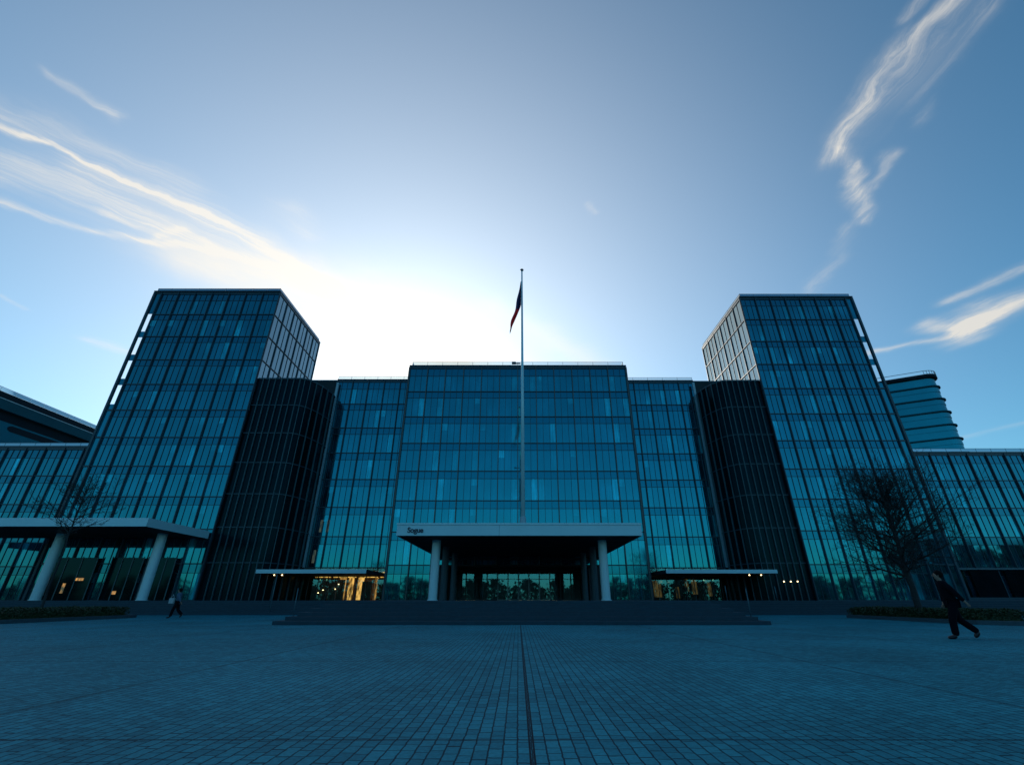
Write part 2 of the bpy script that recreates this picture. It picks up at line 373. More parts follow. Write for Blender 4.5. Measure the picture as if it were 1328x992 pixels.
_cache = {}
def facade(root, x0, y0, ang, width, bays, floors, skip=None, n=3, glass='glass', fin=.2, finmat='mullion', zbase=PZ, top_z=None, finw=.09):
    """hang windows, mullions and floor rails on one face; local x runs along it, the outside is at local -y"""
    w = width / bays; L = wloc(root); ca, sa = math.cos(ang), math.sin(ang)
    lo, hi = floors
    for k in range(lo, hi):
        for i in range(bays):
            if skip and skip(i, k): continue
            key = (round(w, 4), n, random.randrange(9), glass, k == hi - 1)
            if key not in _cache: _cache[key] = window_mesh(w, n, key[2], glass, key[4])
            o = bpy.data.objects.new('window', _cache[key]); C.objects.link(o); o.parent = root
            o.location = Vector((x0 + ca * i * w, y0 + sa * i * w, zbase + k * S)) - L; o.rotation_euler = (0, 0, ang)
    fm = MB().box(-finw / 2, finw / 2, -fin, .04, zbase + lo * S, zbase + hi * S + .12).mesh('mullion', finmat)
    for i in range(bays + 1):
        z_lo = zbase + lo * S
        o = bpy.data.objects.new('mullion', fm)
        if skip and (skip(min(i, bays - 1), 0) and skip(max(i - 1, 0), 0)):
            kk = 0
            while skip(min(i, bays - 1), kk) and skip(max(i - 1, 0), kk): kk += 1
            o = bpy.data.objects.new('mullion', MB().box(-finw / 2, finw / 2, -fin, .04, zbase + kk * S, zbase + hi * S + .12).mesh('mullion', finmat))
        C.objects.link(o); o.parent = root
        o.location = Vector((x0 + ca * i * w, y0 + sa * i * w, 0)) - L; o.rotation_euler = (0, 0, ang)
    for k in range(lo, hi + 1):
        runs = []
        if skip:
            cur = None
            for i in range(bays + 1):
                ok = i < bays and not skip(i, max(k - 1, 0) if k else 0)
                if ok and cur is None: cur = i
                if not ok and cur is not None: runs.append((cur, i)); cur = None
        else: runs = [(0, bays)]
        for a, b_ in runs:
            zt = zbase + k * S
            th = .048 if k < hi else .16
            o = bpy.data.objects.new('floor_rail', MB().box(a * w, b_ * w, -.07, .035, zt - th, zt + th).mesh('floor_rail', 'mullion')); C.objects.link(o); o.parent = root
            o.location = Vector((x0, y0, 0)) - L; o.rotation_euler = (0, 0, ang)
def railing(root, pts, z, h=.55, step=1.9):
    fr, gl = MB(), MB()
    for (a, b) in zip(pts, pts[1:]):
        a, b = Vector((*a, z)), Vector((*b, z)); d = b - a; n = max(1, round(d.length / step))
        for i in range(n + 1):
            p = a + d * i / n
            fr.tube(p, p + Vector((0, 0, h + .04)), .025, n=5)
        fr.tube(a + Vector((0, 0, h)), b + Vector((0, 0, h)), .03, n=5)
        fr.tube(a + Vector((0, 0, .08)), b + Vector((0, 0, .08)), .02, n=5)
        u = d.normalized(); nn = Vector((-u.y, u.x, 0)) * .008
        for i in range(n):
            p, q = a + d * (i + .015) / n, a + d * (i + .985) / n
            for sgn in (1,):
                gl.quad(tuple(p + nn + Vector((0, 0, .12))), tuple(q + nn + Vector((0, 0, .12))), tuple(q + nn + Vector((0, 0, h - .04))), tuple(p + nn + Vector((0, 0, h - .04))))
                gl.quad(tuple(q - nn + Vector((0, 0, .12))), tuple(p - nn + Vector((0, 0, .12))), tuple(p - nn + Vector((0, 0, h - .04))), tuple(q - nn + Vector((0, 0, h - .04))))
    f = fr.build('railing', 'fin', root); g = gl.build('railing_glass', 'rail_clear', f)

# ------------------------------------------------------------ ground
g = MB(); g.quad((-900, -900, 0), (900, -900, 0), (900, 1200, 0), (-900, 1200, 0)); structure(g.build('ground', 'ground'))
g = MB(); g.quad((-110, -60, .004), (120, -60, .004), (120, 70, .004), (-110, 70, .004)); structure(g.build('plaza', 'paving'))
# raised platform: broad terrace and the tongue of steps in front of the entrance
terr = MB(); NS = 6; rise = PZ / NS; tr = .33
for i in range(NS):
    y = 36.8 + i * tr
    terr.box(-95, 105, y, 70, i * rise if i else .006, (i + 1) * rise)
structure(terr.build('terrace_steps', 'step', bevel=.012))
tng = MB()
for i in range(NS):
    e = i * .36
    tng.box(-10.75 + e, 11.05 - e, 22.3 + e, 38.9 - .01 * i, i * rise if i else .007, (i + 1) * rise + .003)
structure(tng.build('entrance_steps', 'step', bevel=.012))

# ------------------------------------------------------------ central block
D = 52.0; CX0, CX1 = -14.0, 13.9
ctr = thing('office_block', (0, D, PZ), 'tall middle block of teal glass with flagpole and white entrance canopy before it', 'building')
bw = (CX1 - CX0) / 12
pskip = lambda i, k: k == 0 and 2 <= i <= 9
PX0, PX1 = CX0 + 2 * bw, CX0 + 10 * bw
ztop = PZ + 8 * S
w_ = MB(); w_.box(CX0 + .1, PX0, D + .045, 74, PZ - .3, ztop); w_.box(PX1, CX1 - .1, D + .045, 74, PZ - .3, ztop); w_.box(PX0 + .002, PX1 - .002, D + .05, 73.9, PZ + S - .1, ztop - .002)
w_.build('wall', 'core', ctr)
facade(ctr, CX0, D, 0, CX1 - CX0, 12, (0, 8), pskip, 3, fin=.22, finmat='mullion_bronze')
facade(ctr, CX0, D + 4.2, R(-90), 4.2, 2, (0, 8)); facade(ctr, CX1, D, R(90), 4.2, 2, (0, 8))
box('parapet', 'mullion', ctr, CX0 - .12, CX1 + .12, D - .16, 74.2, ztop + .16, ztop + .34)
railing(ctr, [(CX0 + .2, 60), (CX0 + .2, D + .1), (CX1 - .2, D + .1), (CX1 - .2, 60)], ztop + .34)
# recessed entrance
YE = 60.0
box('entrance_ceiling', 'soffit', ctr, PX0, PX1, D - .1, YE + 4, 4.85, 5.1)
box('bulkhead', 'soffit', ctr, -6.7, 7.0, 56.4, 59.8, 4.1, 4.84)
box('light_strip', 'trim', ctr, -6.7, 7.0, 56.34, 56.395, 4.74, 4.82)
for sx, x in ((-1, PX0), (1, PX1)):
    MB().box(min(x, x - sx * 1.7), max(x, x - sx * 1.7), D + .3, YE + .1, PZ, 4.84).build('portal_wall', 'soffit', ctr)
x = -7.62; doors = []
ew = 15.3 / 12
for i in range(12):
    x0 = -7.62 + i * ew
    m = MB()
    isdoor = 4 <= i <= 8
    zt = 3.25
    m.box(x0 + .01, x0 + ew - .01, YE - .03, YE + .03, PZ + .03, PZ + .10, 1); m.box(x0 + .01, x0 + ew - .01, YE - .03, YE + .03, zt, zt + .07, 1)
    m.box(x0 + .01, x0 + .07, YE - .04, YE + .04, PZ + .03, 4.1, 1); m.box(x0 + ew - .07, x0 + ew - .01, YE - .04, YE + .04, PZ + .03, 4.1, 1)
    m.quad((x0 + .07, YE, PZ + .1), (x0 + ew - .07, YE + random.uniform(-.004, .004), PZ + .1), (x0 + ew - .07, YE, zt), (x0 + .07, YE, zt), 0)
    m.quad((x0 + .07, YE, zt + .07), (x0 + ew - .07, YE, zt + .07), (x0 + ew - .07, YE, 4.8), (x0 + .07, YE, 4.8), 0)
    o = m.build('door' if isdoor else 'entrance_window', ['clear', 'trim' if isdoor else 'mullion'], ctr)
    if isdoor:
        MB().tube((x0 + .16, YE - .1, 1.5), (x0 + .16, YE - .1, 2.5), .022, n=6).build('handle', 'trim', o)
lob = MB(); lob.box(PX0 + .01, PX1 - .01, 71, 71.2, PZ, 4.84); lob.box(PX0 + .01, PX1 - .01, YE + 4.01, 70.99, 4.86, 4.9)
for xx in (-5.2, -.5, 5.4): lob.box(xx, xx + .5, 66, 66.5, PZ, 4.8)
lob.box(-4.4, -1.6, 68, 68.6, PZ, 2.1)
lob.build('lobby_wall', 'lobby', ctr)
for i in range(9):
    MB().box(-6.8 + i * 1.65, -6.55 + i * 1.65, 66.2, 66.45, 4.70, 4.78).build('ceiling_lamp', 'warmdim', ctr)

# ------------------------------------------------------------ recessed wings
def wing(x0, x1, Y, label, bays, mirror):
    t = thing('office_wing', ((x0 + x1) / 2, Y, PZ), label, 'building', 'recessed wings beside the middle block')
    zt = PZ + 8 * S
    w = (x1 - x0) / bays
    # shop opening on the ground floor below the small canopy
    MB().box(x0, x1, Y + .045 + 6.0, Y + 16, PZ - .3, zt).box(x0, x1, Y + .045, Y + 6.05, PZ + S, zt - .003).build('wall', 'core', t)
    xa, xb = (TLX1 + .1, x0 - .01) if mirror > 0 else (x1 + .01, TRX0 - .1)
    box('end_wall', 'core', t, xa, xb, Y + .1, Y + 7, PZ, zt - .004); box('end_parapet', 'mullion', t, xa, xb, Y + .05, Y + 7.1, zt, zt + .25)
    facade(t, x0, Y, 0, x1 - x0, bays, (1, 8), None, 3)
    box('parapet', 'mullion', t, x0, x1, Y - .12, Y + 16.1, zt + .16, zt + .3)
    railing(t, [(x0, Y + .1), (x1, Y + .1)], zt + .3, h=.45)
    # ground floor room
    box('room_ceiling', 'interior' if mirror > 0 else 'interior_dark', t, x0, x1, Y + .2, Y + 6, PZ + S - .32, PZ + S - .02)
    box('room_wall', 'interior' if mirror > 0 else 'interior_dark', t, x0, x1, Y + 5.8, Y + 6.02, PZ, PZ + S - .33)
    n = bays * 2; ww = (x1 - x0) / n
    for i in range(n):
        a = x0 + i * ww; m = MB()
        m.quad((a, Y, PZ), (a + ww, Y, PZ), (a + ww, Y, PZ + 2.45), (a, Y, PZ + 2.45), 0)
        m.quad((a, Y, PZ + 2.5), (a + ww, Y, PZ + 2.5), (a + ww, Y, PZ + S - .08), (a, Y, PZ + S - .08), 0)
        m.box(a - .03, a + .03, Y - .06, Y + .04, PZ, PZ + S - .08, 1); m.box(a + .031, a + ww - .031, Y - .04, Y + .04, PZ + 2.44, PZ + 2.52, 1)
        m.build('shop_window', ['clear', 'mullion'], t)
    return t
WLX, WRX = -24.9, 24.2
TLX0, TLX1, TLY = -49.1, -32.2, 49.8
TRX0, TRX1, TRY = 30.5, 45.9, 51.0
wl_ = wing(WLX, CX0 - .02, 56.0, 'recessed teal glass wing left of the middle block, warm lit shop at its foot', 5, 1)
wr_ = wing(CX1 + .02, WRX, 56.3, 'recessed teal glass wing right of the middle block, dim shop at its foot', 5, -1)
# lit interior, left
for i, (a, b) in enumerate(((-23.4, -21.6), (-21.3, -18.6), (-18.3, -16.2), (-15.9, -14.6))):
    box('light_panel', 'warm', wl_, a, b, 56.6, 56.7, 3.32, 3.92)
for a, b, c in ((-20.1, -19.5, 'warm'), (-19.0, -18.3, 'warm'), (-17.0, -16.6, 'warmdim'), (-21.2, -20.4, 'warmdim'), (-15.1, -14.7, 'warmdim')):
    box('lit_panel', c, wl_, a, b, 58.5, 58.6, PZ + .05, 3.4)
for a, b, h in ((-24, -22.2, 2.1), (-22.0, -20.3, 2.2), (-18.2, -17.1, 2.0), (-16.4, -15.2, 2.3)):
    box('display_wall', 'interior_dark', wl_, a, b, 57.6, 57.9, PZ, PZ + h)
for x_, z_ in ((-22.6, 2.0), (-21.2, 2.1), (-20.9, 2.6), (-23.1, 1.7)):
    box('spotlight', 'spot', wl_, x_, x_ + .1, 57.3, 57.4, z_, z_ + .08)
for x_, z_, mm_ in ((15.4, 3.5, 'spot'), (16.3, 3.55, 'spot'), (14.6, 2.0, 'spot')):
    box('spotlight', mm_, wr_, x_, x_ + .16, 57.3, 57.4, z_, z_ + .09)
for a, b, z0, z1 in ((20.1, 20.5, 1.9, 3.3), (20.9, 21.5, 1.6, 3.2), (18.9, 19.3, 1.2, 2.4), (22.4, 23.2, 1.4, 3.2), (16.2, 17.4, 1.3, 3.1), (18.0, 18.3, 1.6, 3.0)):
    box('lit_panel', 'warmglim', wr_, a, b, 59.5, 59.6, z0, z1)
for a, b, h in ((15, 16.0, 2.0), (17.0, 18.1, 1.9), (19.1, 20.0, 1.4), (21.6, 22.4, 2.0)):
    box('display_wall', 'interior_dark', wr_, a, b, 58.6, 58.9, PZ, PZ + h)
for x_ in (WLX + .25, WRX - .25):
    MB().box(x_ - .14, x_ + .14, 55.55, 55.85, PZ + S, PZ + 8 * S - .4).build('corner_trim', 'trim', wl_ if x_ < 0 else wr_)
# two faintly lit offices low in the left wing
for x_, k in ((-23.9, 1), (-22.9, 2), (-23.7, 2)):
    box('lit_window', 'warmfaint', wl_, x_, x_ + .3, 56.0, 56.005, PZ + k * S + .5, PZ + k * S + 1.9)

# ------------------------------------------------------------ towers
def tower(x0, x1, Y, depth, bays, inner, label):
    """inner = +1 when the inner side face looks towards +X"""
    t = thing('glass_tower', ((x0 + x1) / 2, Y, PZ), label, 'building', 'twin glass towers')
    zt = PZ + 11 * S
    if inner > 0: bx0, bx1 = x0 + .95, x1
    else: bx0, bx1 = x0, x1 - .95
    MB().box(bx0 + .05, bx1 - .05, Y + .045, Y + depth - .05, PZ - .3, zt).build('wall', 'core', t)
    facade(t, bx0, Y, 0, bx1 - bx0, bays, (0, 11), None, 3, fin=.17)
    # glazed outer slot: an edge post with glass below and open sky between post and body above
    ex0, ex1 = (x0, bx0) if inner > 0 else (bx1, x1)
    px = ex0 if inner > 0 else ex1
    MB().box(px - .12, px + .12, Y - .2, Y + .1, PZ, zt + .12).build('edge_post', 'mullion', t)
    for k in range(11):
        if k in (7, 8, 9) or (k == 6 and inner > 0):
            MB().box(ex0 + .12, ex1 - .05, Y - .02, Y + .03, PZ + k * S - .12, PZ + k * S + .75).build('slot_panel', 'glass', t); continue
        m = MB(); z0, z1 = PZ + k * S, PZ + (k + 1) * S
        m.box(ex0 + .12, ex1 - .05, Y - .02, Y + .03, z0 + .08, z1 - .12, 0); m.box(ex0 + .12, ex1 - .05, Y - .08, Y + .05, z1 - .118, z1 + .078, 1)
        m.build('slot_panel', ['glass', 'mullion'], t)
    # side faces
    if inner > 0:
        facade(t, x1, Y, R(90), depth, 6, (6, 11), None, 2, glass='clear_side', fin=.1)
        facade(t, bx0, Y + depth, R(-90), depth, 6, (0, 11), None, 2)
    else:
        facade(t, x0, Y + depth, R(-90), depth, 6, (6, 11), None, 2, glass='clear_side', fin=.1)
        facade(t, bx1, Y, R(90), depth, 6, (0, 11), None, 2)
    box('parapet', 'mullion', t, x0 - .1, x1 + .1, Y - .24, Y + depth + .1, zt + .16, zt + .3)
    railing(t, [(x0 + .15, Y + depth - .1), (x0 + .15, Y), (x1 - .15, Y), (x1 - .15, Y + depth - .1)], zt + .3, h=.5)
    return t
TLX0, TLX1, TLY = -49.1, -32.2, 49.8
TRX0, TRX1, TRY = 30.5, 45.9, 51.0
tl = tower(TLX0, TLX1, TLY, 13.3, 7, 1, 'tall glass tower on the left, its foot behind the wide flat canopy')
tr_ = tower(TRX0, TRX1, TRY, 13.8, 7, -1, 'tall glass tower on the right, its foot behind the bare tree')

# ------------------------------------------------------------ dark rounded corner blocks
def corner_block(xt, xw, Yf, Yw, z_top, label, side):
    t = thing('corner_block', ((xt + xw) / 2, Yf, PZ), label, 'building', 'dark rounded blocks between tower and wing')
    sgn = 1 if xw > xt else -1
    rx, ry = 2.2, Yw - Yf
    pts = [(xt, Yf)]; xs = xw - sgn * rx
    nst = max(1, round(abs(xs - xt) / .72))
    for i in range(1, nst + 1): pts.append((xt + (xs - xt) * i / nst, Yf))
    for i in range(1, 8):
        a = math.pi / 2 * i / 7; pts.append((xs + sgn * rx * math.sin(a), Yf + ry * (1 - math.cos(a))))
    nfl = 7; fh = (z_top - PZ) / nfl
    for k in range(nfl):
        m = MB(); z0, z1 = PZ + k * fh, PZ + (k + 1) * fh
        for (a, b) in zip(pts, pts[1:]):
            if sgn < 0: a, b = b, a
            m.quad((a[0], a[1], z0), (b[0], b[1], z0), (b[0], b[1], z1), (a[0], a[1], z1), 0)
        m.build('glass_band', ['dark_glass'], t)
        m = MB()
        for (a, b) in zip(pts, pts[1:]):
            if sgn < 0: a, b = b, a
            d = Vector((b[0] - a[0], b[1] - a[1], 0)).normalized(); nrm = Vector((d.y, -d.x, 0)) * .07
            p = [(a[0] + nrm.x, a[1] + nrm.y), (b[0] + nrm.x, b[1] + nrm.y), (b[0] - nrm.x, b[1] - nrm.y), (a[0] - nrm.x, a[1] - nrm.y)]
            m.prism(p, z1 - .05, z1 + .05)
        m.build('floor_rail', 'mullion', t)
    for i, p in enumerate(pts[1:]):
        q = pts[i]; d = Vector((p[0] - q[0], p[1] - q[1], 0)).normalized() * sgn; nrm = Vector((d.y, -d.x, 0))
        c = Vector((p[0], p[1], 0)); m = MB()
        a1, a2 = c - d * .022 + nrm * .2, c + d * .022 + nrm * .2; a3, a4 = c + d * .022, c - d * .022
        m.prism([(a1.x, a1.y), (a2.x, a2.y), (a3.x, a3.y), (a4.x, a4.y)], PZ, z_top + .1)
        m.build('fin', 'fin', t)
    back = [(xw, Yw + 6), (xt, Yw + 6)]
    poly = pts + back
    poly = [(x_, y_ + .03) for x_, y_ in poly]
    if sgn < 0: poly = poly[::-1]
    MB().prism(poly, z_top + .02, z_top + .16).build('roof', 'mullion', t)
    MB().prism([(x_, y_ + .12) for x_, y_ in poly], PZ, z_top).build('wall', 'fardark', t)
    return t
corner_block(TLX1 + .06, WLX + .25, TLY + .25, 56.0, 25.6, 'dark rounded block with thin fins beside the left tower', 1)
corner_block(TRX0 - .06, WRX - .2, TRY + .25, 56.3, 25.9, 'dark rounded block with thin fins beside the right tower', -1)

# ------------------------------------------------------------ low wings
def low(x0, x1, Y, bays, label):
    t = thing('low_wing', ((x0 + x1) / 2, Y, PZ), label, 'building', 'low glass wings outside the towers')
    zt = PZ + 5 * S
    MB().box(x0, x1, Y + .045, Y + 15, PZ - .3, zt).build('wall', 'core', t)
    facade(t, x0, Y, 0, x1 - x0, bays, (0, 5), None, 3, fin=.17)
    box('parapet', 'mullion', t, x0, x1, Y - .12, Y + 15.1, zt + .16, zt + .3)
    railing(t, [(x0, Y + .1), (x1, Y + .1)], zt + .3, h=.5)
    return t
ll = low(-49.1 - 2.4 * 15, -49.15, 54.2, 15, 'low teal glass wing at the far left beyond the tower')
lr = low(45.95, 45.95 + 2.4 * 17, 56.6, 17, 'low teal glass wing at the far right behind the walking man')

# ------------------------------------------------------------ far buildings
fl = thing('hall_building', (-95, 95, 0), 'far banded hall with sloping looking roof edge behind the low left wing', 'building')
X = -89.0
box('wall', 'farwall', fl, X - 30, X, 60, 135, 0, 28.8)
for z in (10, 13.5, 17, 20.5, 24): box('panel_joint', 'fardark', fl, X - .02, X + .03, 60.1, 134.9, z, z + .08)
box('window_band', 'fardark', fl, X - 29.8, X - .35, 60.3, 134.7, 28.8, 30.5)
box('cornice', 'farmid', fl, X - 30, X + .5, 59.5, 135.5, 30.5, 32.1)
box('cornice_trim', 'trim', fl, X - 30, X + .56, 59.45, 135.55, 32.1, 32.22)
box('roof_band', 'fardark', fl, X - 30, X + .3, 59.7, 135.3, 32.22, 33.3)
mb = MB()
sl = [(74.8, 27.5), (104, 27.5), (104, 28.5), (74.8, 28.5), (74.4, 28.3), (74.2, 28.0), (74.4, 27.7)]
n = len(mb.v); mb.v += [(X + .05, y, z) for y, z in sl] + [(X - .05, y, z) for y, z in sl]
mb.f.append(tuple(range(7))); mb.m.append(0)
for i in range(7): mb.f.append((i, 7 + i, 7 + (i + 1) % 7, (i + 1) % 7)); mb.m.append(0)
mb.build('slot_window', 'fardark', fl)
railing(fl, [(X + .1, 60), (X + .1, 135)], 33.3, h=.8, step=2.6)

ft = thing('round_tower', (100, 108, 0), 'far glass tower with rounded corner and curved floor ledges behind the right tower', 'building')
def rplan(off):
    A = Vector((68, 119)); B = Vector((105.2, 100.4)); Cc = Vector((116, 128)); pts = []
    d1 = (B - A).normalized(); d2 = (Cc - B).normalized(); n1 = Vector((d1.y, -d1.x)); n2 = Vector((d2.y, -d2.x))
    r = 3.0; cen = B - d1 * r - n1 * r
    pts.append(A + n1 * off)
    a0, a1 = math.atan2(n1.y, n1.x), math.atan2(n2.y, n2.x)
    for i in range(9):
        a = a0 + (a1 - a0) * i / 8; pts.append(cen + Vector((math.cos(a), math.sin(a))) * (r + off))
    pts.append(Cc + n2 * off); pts.append(Vector((75, 140)))
    return [tuple(p) for p in pts]
for k in range(14):
    z0 = 2.0 + k * 3.38
    m = MB().prism(rplan(-.62), z0 + .01, z0 + 1.7, 0).prism(rplan(-.5), z0 + 1.702, z0 + 2.99, 0); m.build('glass_band', 'farglass', ft, smooth=False)
    m = MB().prism(rplan(-.1), z0 + 3.0, z0 + 3.3); m.build('ledge', 'farmid', ft)
MB().prism(rplan(-.6), 49.4, 51.4).build('crown', 'farglass', ft)
MB().prism(rplan(.1), 51.5, 52.3).build('roof', 'fardark', ft)
pp = rplan(.05)[:-2]; m = MB()
for a, b in zip(pp, pp[1:]): m.tube((*a, 53.2), (*b, 53.2), .07, n=5)
for a in pp: m.tube((*a, 52.3), (*a, 53.2), .05, n=5)
m.build('railing', 'fardark', ft)

# ------------------------------------------------------------ canopies
def column(parent, x, y, z0, z1, r, m='column'):
    c = MB().tube((x, y, z0 + .06), (x, y, z1), r, n=28, caps=False).build('column', m, parent, smooth=True)
    MB().tube((x, y, z0 + .003), (x, y, z0 + .07), r + .06, n=28).build('base_ring', m, c)
cn = thing('entrance_canopy', (0, 43, PZ), 'wide white fascia canopy over the main entrance with dark lettering at its left end', 'canopy')
CZ0, CZ1 = 5.14, 6.02; cy0 = 33.9; cx0, cx1 = -8.75, 8.9
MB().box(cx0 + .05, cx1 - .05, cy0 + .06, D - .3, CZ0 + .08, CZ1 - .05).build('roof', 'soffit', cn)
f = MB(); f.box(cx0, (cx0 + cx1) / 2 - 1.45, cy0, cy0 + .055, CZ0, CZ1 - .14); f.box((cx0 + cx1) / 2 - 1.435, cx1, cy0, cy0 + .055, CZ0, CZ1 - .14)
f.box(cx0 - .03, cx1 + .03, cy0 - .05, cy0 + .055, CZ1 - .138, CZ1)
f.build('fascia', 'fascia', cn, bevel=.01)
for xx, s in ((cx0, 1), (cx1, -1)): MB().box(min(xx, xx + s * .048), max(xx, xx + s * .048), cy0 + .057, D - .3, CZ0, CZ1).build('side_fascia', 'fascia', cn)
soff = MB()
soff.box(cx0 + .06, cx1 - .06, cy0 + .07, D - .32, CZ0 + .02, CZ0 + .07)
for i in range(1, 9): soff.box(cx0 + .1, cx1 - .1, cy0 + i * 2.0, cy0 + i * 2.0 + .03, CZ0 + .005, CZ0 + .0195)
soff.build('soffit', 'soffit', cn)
for x_ in (-6.32, 6.5):
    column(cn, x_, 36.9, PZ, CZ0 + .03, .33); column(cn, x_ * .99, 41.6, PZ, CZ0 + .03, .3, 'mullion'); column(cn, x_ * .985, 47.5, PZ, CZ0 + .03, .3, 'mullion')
cu = bpy.data.curves.new('lettering', 'FONT'); cu.body = "Sogue"; cu.size = .50; cu.extrude = .02; cu.offset = .012; cu.space_character = .95
tmp = bpy.data.objects.new('tmp', cu); C.objects.link(tmp); bpy.context.view_layer.update()
me = bpy.data.meshes.new_from_object(tmp); bpy.data.objects.remove(tmp); me.materials.clear(); me.materials.append(M['letter'])
lo_ = bpy.data.objects.new('lettering', me); C.objects.link(lo_); lo_.parent = cn
lo_.rotation_euler = (R(90), 0, 0); lo_.location = Vector((-7.98, cy0 - .022, 5.36)) - wloc(cn)

lc = thing('side_canopy', (-45, 45, PZ), 'wide pale edged canopy on two round columns before the left tower', 'canopy')
lx0, lx1, ly0, ly1, lz0, lz1 = -63.0, -32.4, 40.8, 49.5, 6.76, 7.48
MB().box(lx0 + .05, lx1 - .05, ly0 + .06, ly1, lz0 + .04, lz1 - .04).build('roof', 'soffit', lc)
MB().box(lx0, lx1, ly0, ly0 + .055, lz0, lz1).build('fascia', 'fascia', lc, bevel=.01)
for a in (lx1 - .048, lx0): MB().box(a, a + .048, ly0 + .057, ly1, lz0, lz1).build('side_fascia', 'fascia', lc)
for x_ in (-34.6, -44.4, -54.2): column(lc, x_, 46.0, PZ, lz0 + .03, .42)
def small_canopy(x0, x1, y0, y1, z0, z1, label):
    t = thing('shop_canopy', ((x0 + x1) / 2, y1, PZ), label, 'canopy', 'small shop canopies either side of the entrance')
    MB().box(x0 + .04, x1 - .04, y0 + .05, y1, z0 + .03, z1 - .03).build('roof', 'soffit', t)
    MB().box(x0, x1, y0, y0 + .045, z0, z1).build('fascia', 'fascia', t, bevel=.01)
    for a in (x0, x1 - .035): MB().box(a, a + .035, y0 + .047, y1, z0, z1).build('side_fascia', 'soffit', t)
    return t
small_canopy(-25.9, -15.0, 48.2, 55.8, 3.36, 3.72, 'small flat canopy over the warm lit shop, left of the entrance')
small_canopy(14.6, 25.6, 48.2, 56.1, 3.36, 3.70, 'small flat canopy over the dim shop, right of the entrance')
for x_, y_, z_, lb in ((-24.9, 50.0, 3.24, 'outermost tiny downlight under the canopy of the warm lit shop'), (-24.1, 50.0, 3.24, 'tiny downlight under the canopy of the warm lit shop, next to its outermost lamp'),
        (23.6, 50.0, 3.24, 'tiny downlight under the right shop canopy, the one nearer the entrance'), (24.8, 50.0, 3.24, 'tiny downlight at the outer end under the right shop canopy'),
        (27.3, 50.6, 2.66, 'leftmost of three tiny warm lamps on the dark fins near the right tower'), (28.0, 50.6, 2.66, 'middle one of three tiny warm lamps on the dark fins near the right tower'),
        (28.7, 50.6, 2.66, 'rightmost of three tiny warm lamps on the dark fins near the right tower')):
    tag(MB().tube((x_, y_, z_), (x_, y_, z_ + .10), .07, .05, n=10).build('shop_lamp', 'spot'), lb, 'lamp', 'small warm lamps at the shop fronts')

# ground floor doors and dark openings below the left canopy
for a, b in ((-47.6, -43.0), (-41.5, -38.3), (-37.8, -35.0)):
    box('shopfront', 'shop_glass', tl, a, b, TLY - .34, TLY - .3, PZ + .02, 4.9)
    for i in range(4):
        xx = a + (b - a) * i / 3; box('shopfront_frame', 'fin', tl, xx - .04, xx + .04, TLY - .40, TLY - .342, PZ + .02, 5.0)
for a, b_, z0, z1 in ((-44.5, -43.7, 2.75, 3.0), (-40.4, -40.0, 1.5, 1.8), (-45.6, -45.3, 1.6, 2.5), (-37.0, -36.8, 2.2, 2.4)): box('shopfront_light', 'warmdim', tl, a, b_, TLY - .36, TLY - .345, z0, z1)
box('plinth', 'mullion', lr, 47, 85, 56.1, 56.25, PZ, 1.25)
for i in range(9):
    box('shopfront', 'shop_glass', lr, 48 + i * 4.0, 51.3 + i * 4.0, 56.26, 56.3, PZ + .3, 4.1)
box('door_head', 'fin', lr, 47.5, 84, 56.1, 56.3, 4.15, 4.3)

# ------------------------------------------------------------ flagpole and flag
fp = thing('flagpole', (.36, 34.7, CZ1), 'tall tapering white flagpole standing on the entrance canopy', 'flagpole')
MB().tube((.36, 34.7, CZ1 - .05), (.36, 34.7, 29.7), .165, .07, n=16).build('pole', 'column', fp, smooth=True)
MB().tube((.36, 34.7, CZ1 - .06), (.36, 34.7, CZ1 + .55), .26, .22, n=16).build('base', 'trim', fp)
bm = bmesh.new(); bmesh.ops.create_uvsphere(bm, u_segments=14, v_segments=8, radius=.17); me = bpy.data.meshes.new('finial'); 
for v in bm.verts: v.co.z *= .7
bm.to_mesh(me); bm.free(); me.materials.append(M['mullion']); o = bpy.data.objects.new('finial', me); C.objects.link(o); o.parent = fp; o.location = (0, 0, 29.8 - CZ1)
MB().box(-.42, .2, 34.66, 34.74, 19.5, 19.6).box(-.55, -.2, 34.6, 34.8, 19.5, 19.68).build('bracket', 'mullion', fp)
# limp flag
def flag_mat():
    m = bpy.data.materials.new('flag_cloth'); m.use_nodes = True; nt = m.node_tree; b = nt.nodes['Principled BSDF']; b.inputs['Roughness'].default_value = .85
    uv = nt.nodes.new('ShaderNodeUVMap'); sp = nt.nodes.new('ShaderNodeSeparateXYZ'); nt.links.new(uv.outputs[0], sp.inputs[0])
    cr = nt.nodes.new('ShaderNodeValToRGB'); cr.color_ramp.interpolation = 'CONSTANT'; nt.links.new(sp.outputs[1], cr.inputs[0])
    e = cr.color_ramp.elements; e[0].position = 0; e[0].color = (.55, .05, .07, 1); e[1].position = .40; e[1].color = (.015, .03, .12, 1)
    nn = e.new(.66); nn.color = (.02, .045, .16, 1)
    nt.links.new(cr.outputs[0], b.inputs['Base Color'])
    tr = nt.nodes.new('ShaderNodeBsdfTranslucent'); nt.links.new(cr.outputs[0], tr.inputs[0]); mx = nt.nodes.new('ShaderNodeMixShader'); mx.inputs[0].default_value = .35
    nt.links.new(b.outputs[0], mx.inputs[1]); nt.links.new(tr.outputs[0], mx.inputs[2]); nt.links.new(mx.outputs[0], nt.nodes['Material Output'].inputs[0]); return m
M['flag'] = flag_mat()
nu, nv = 14, 26; vs, fs, uvs = [], [], []
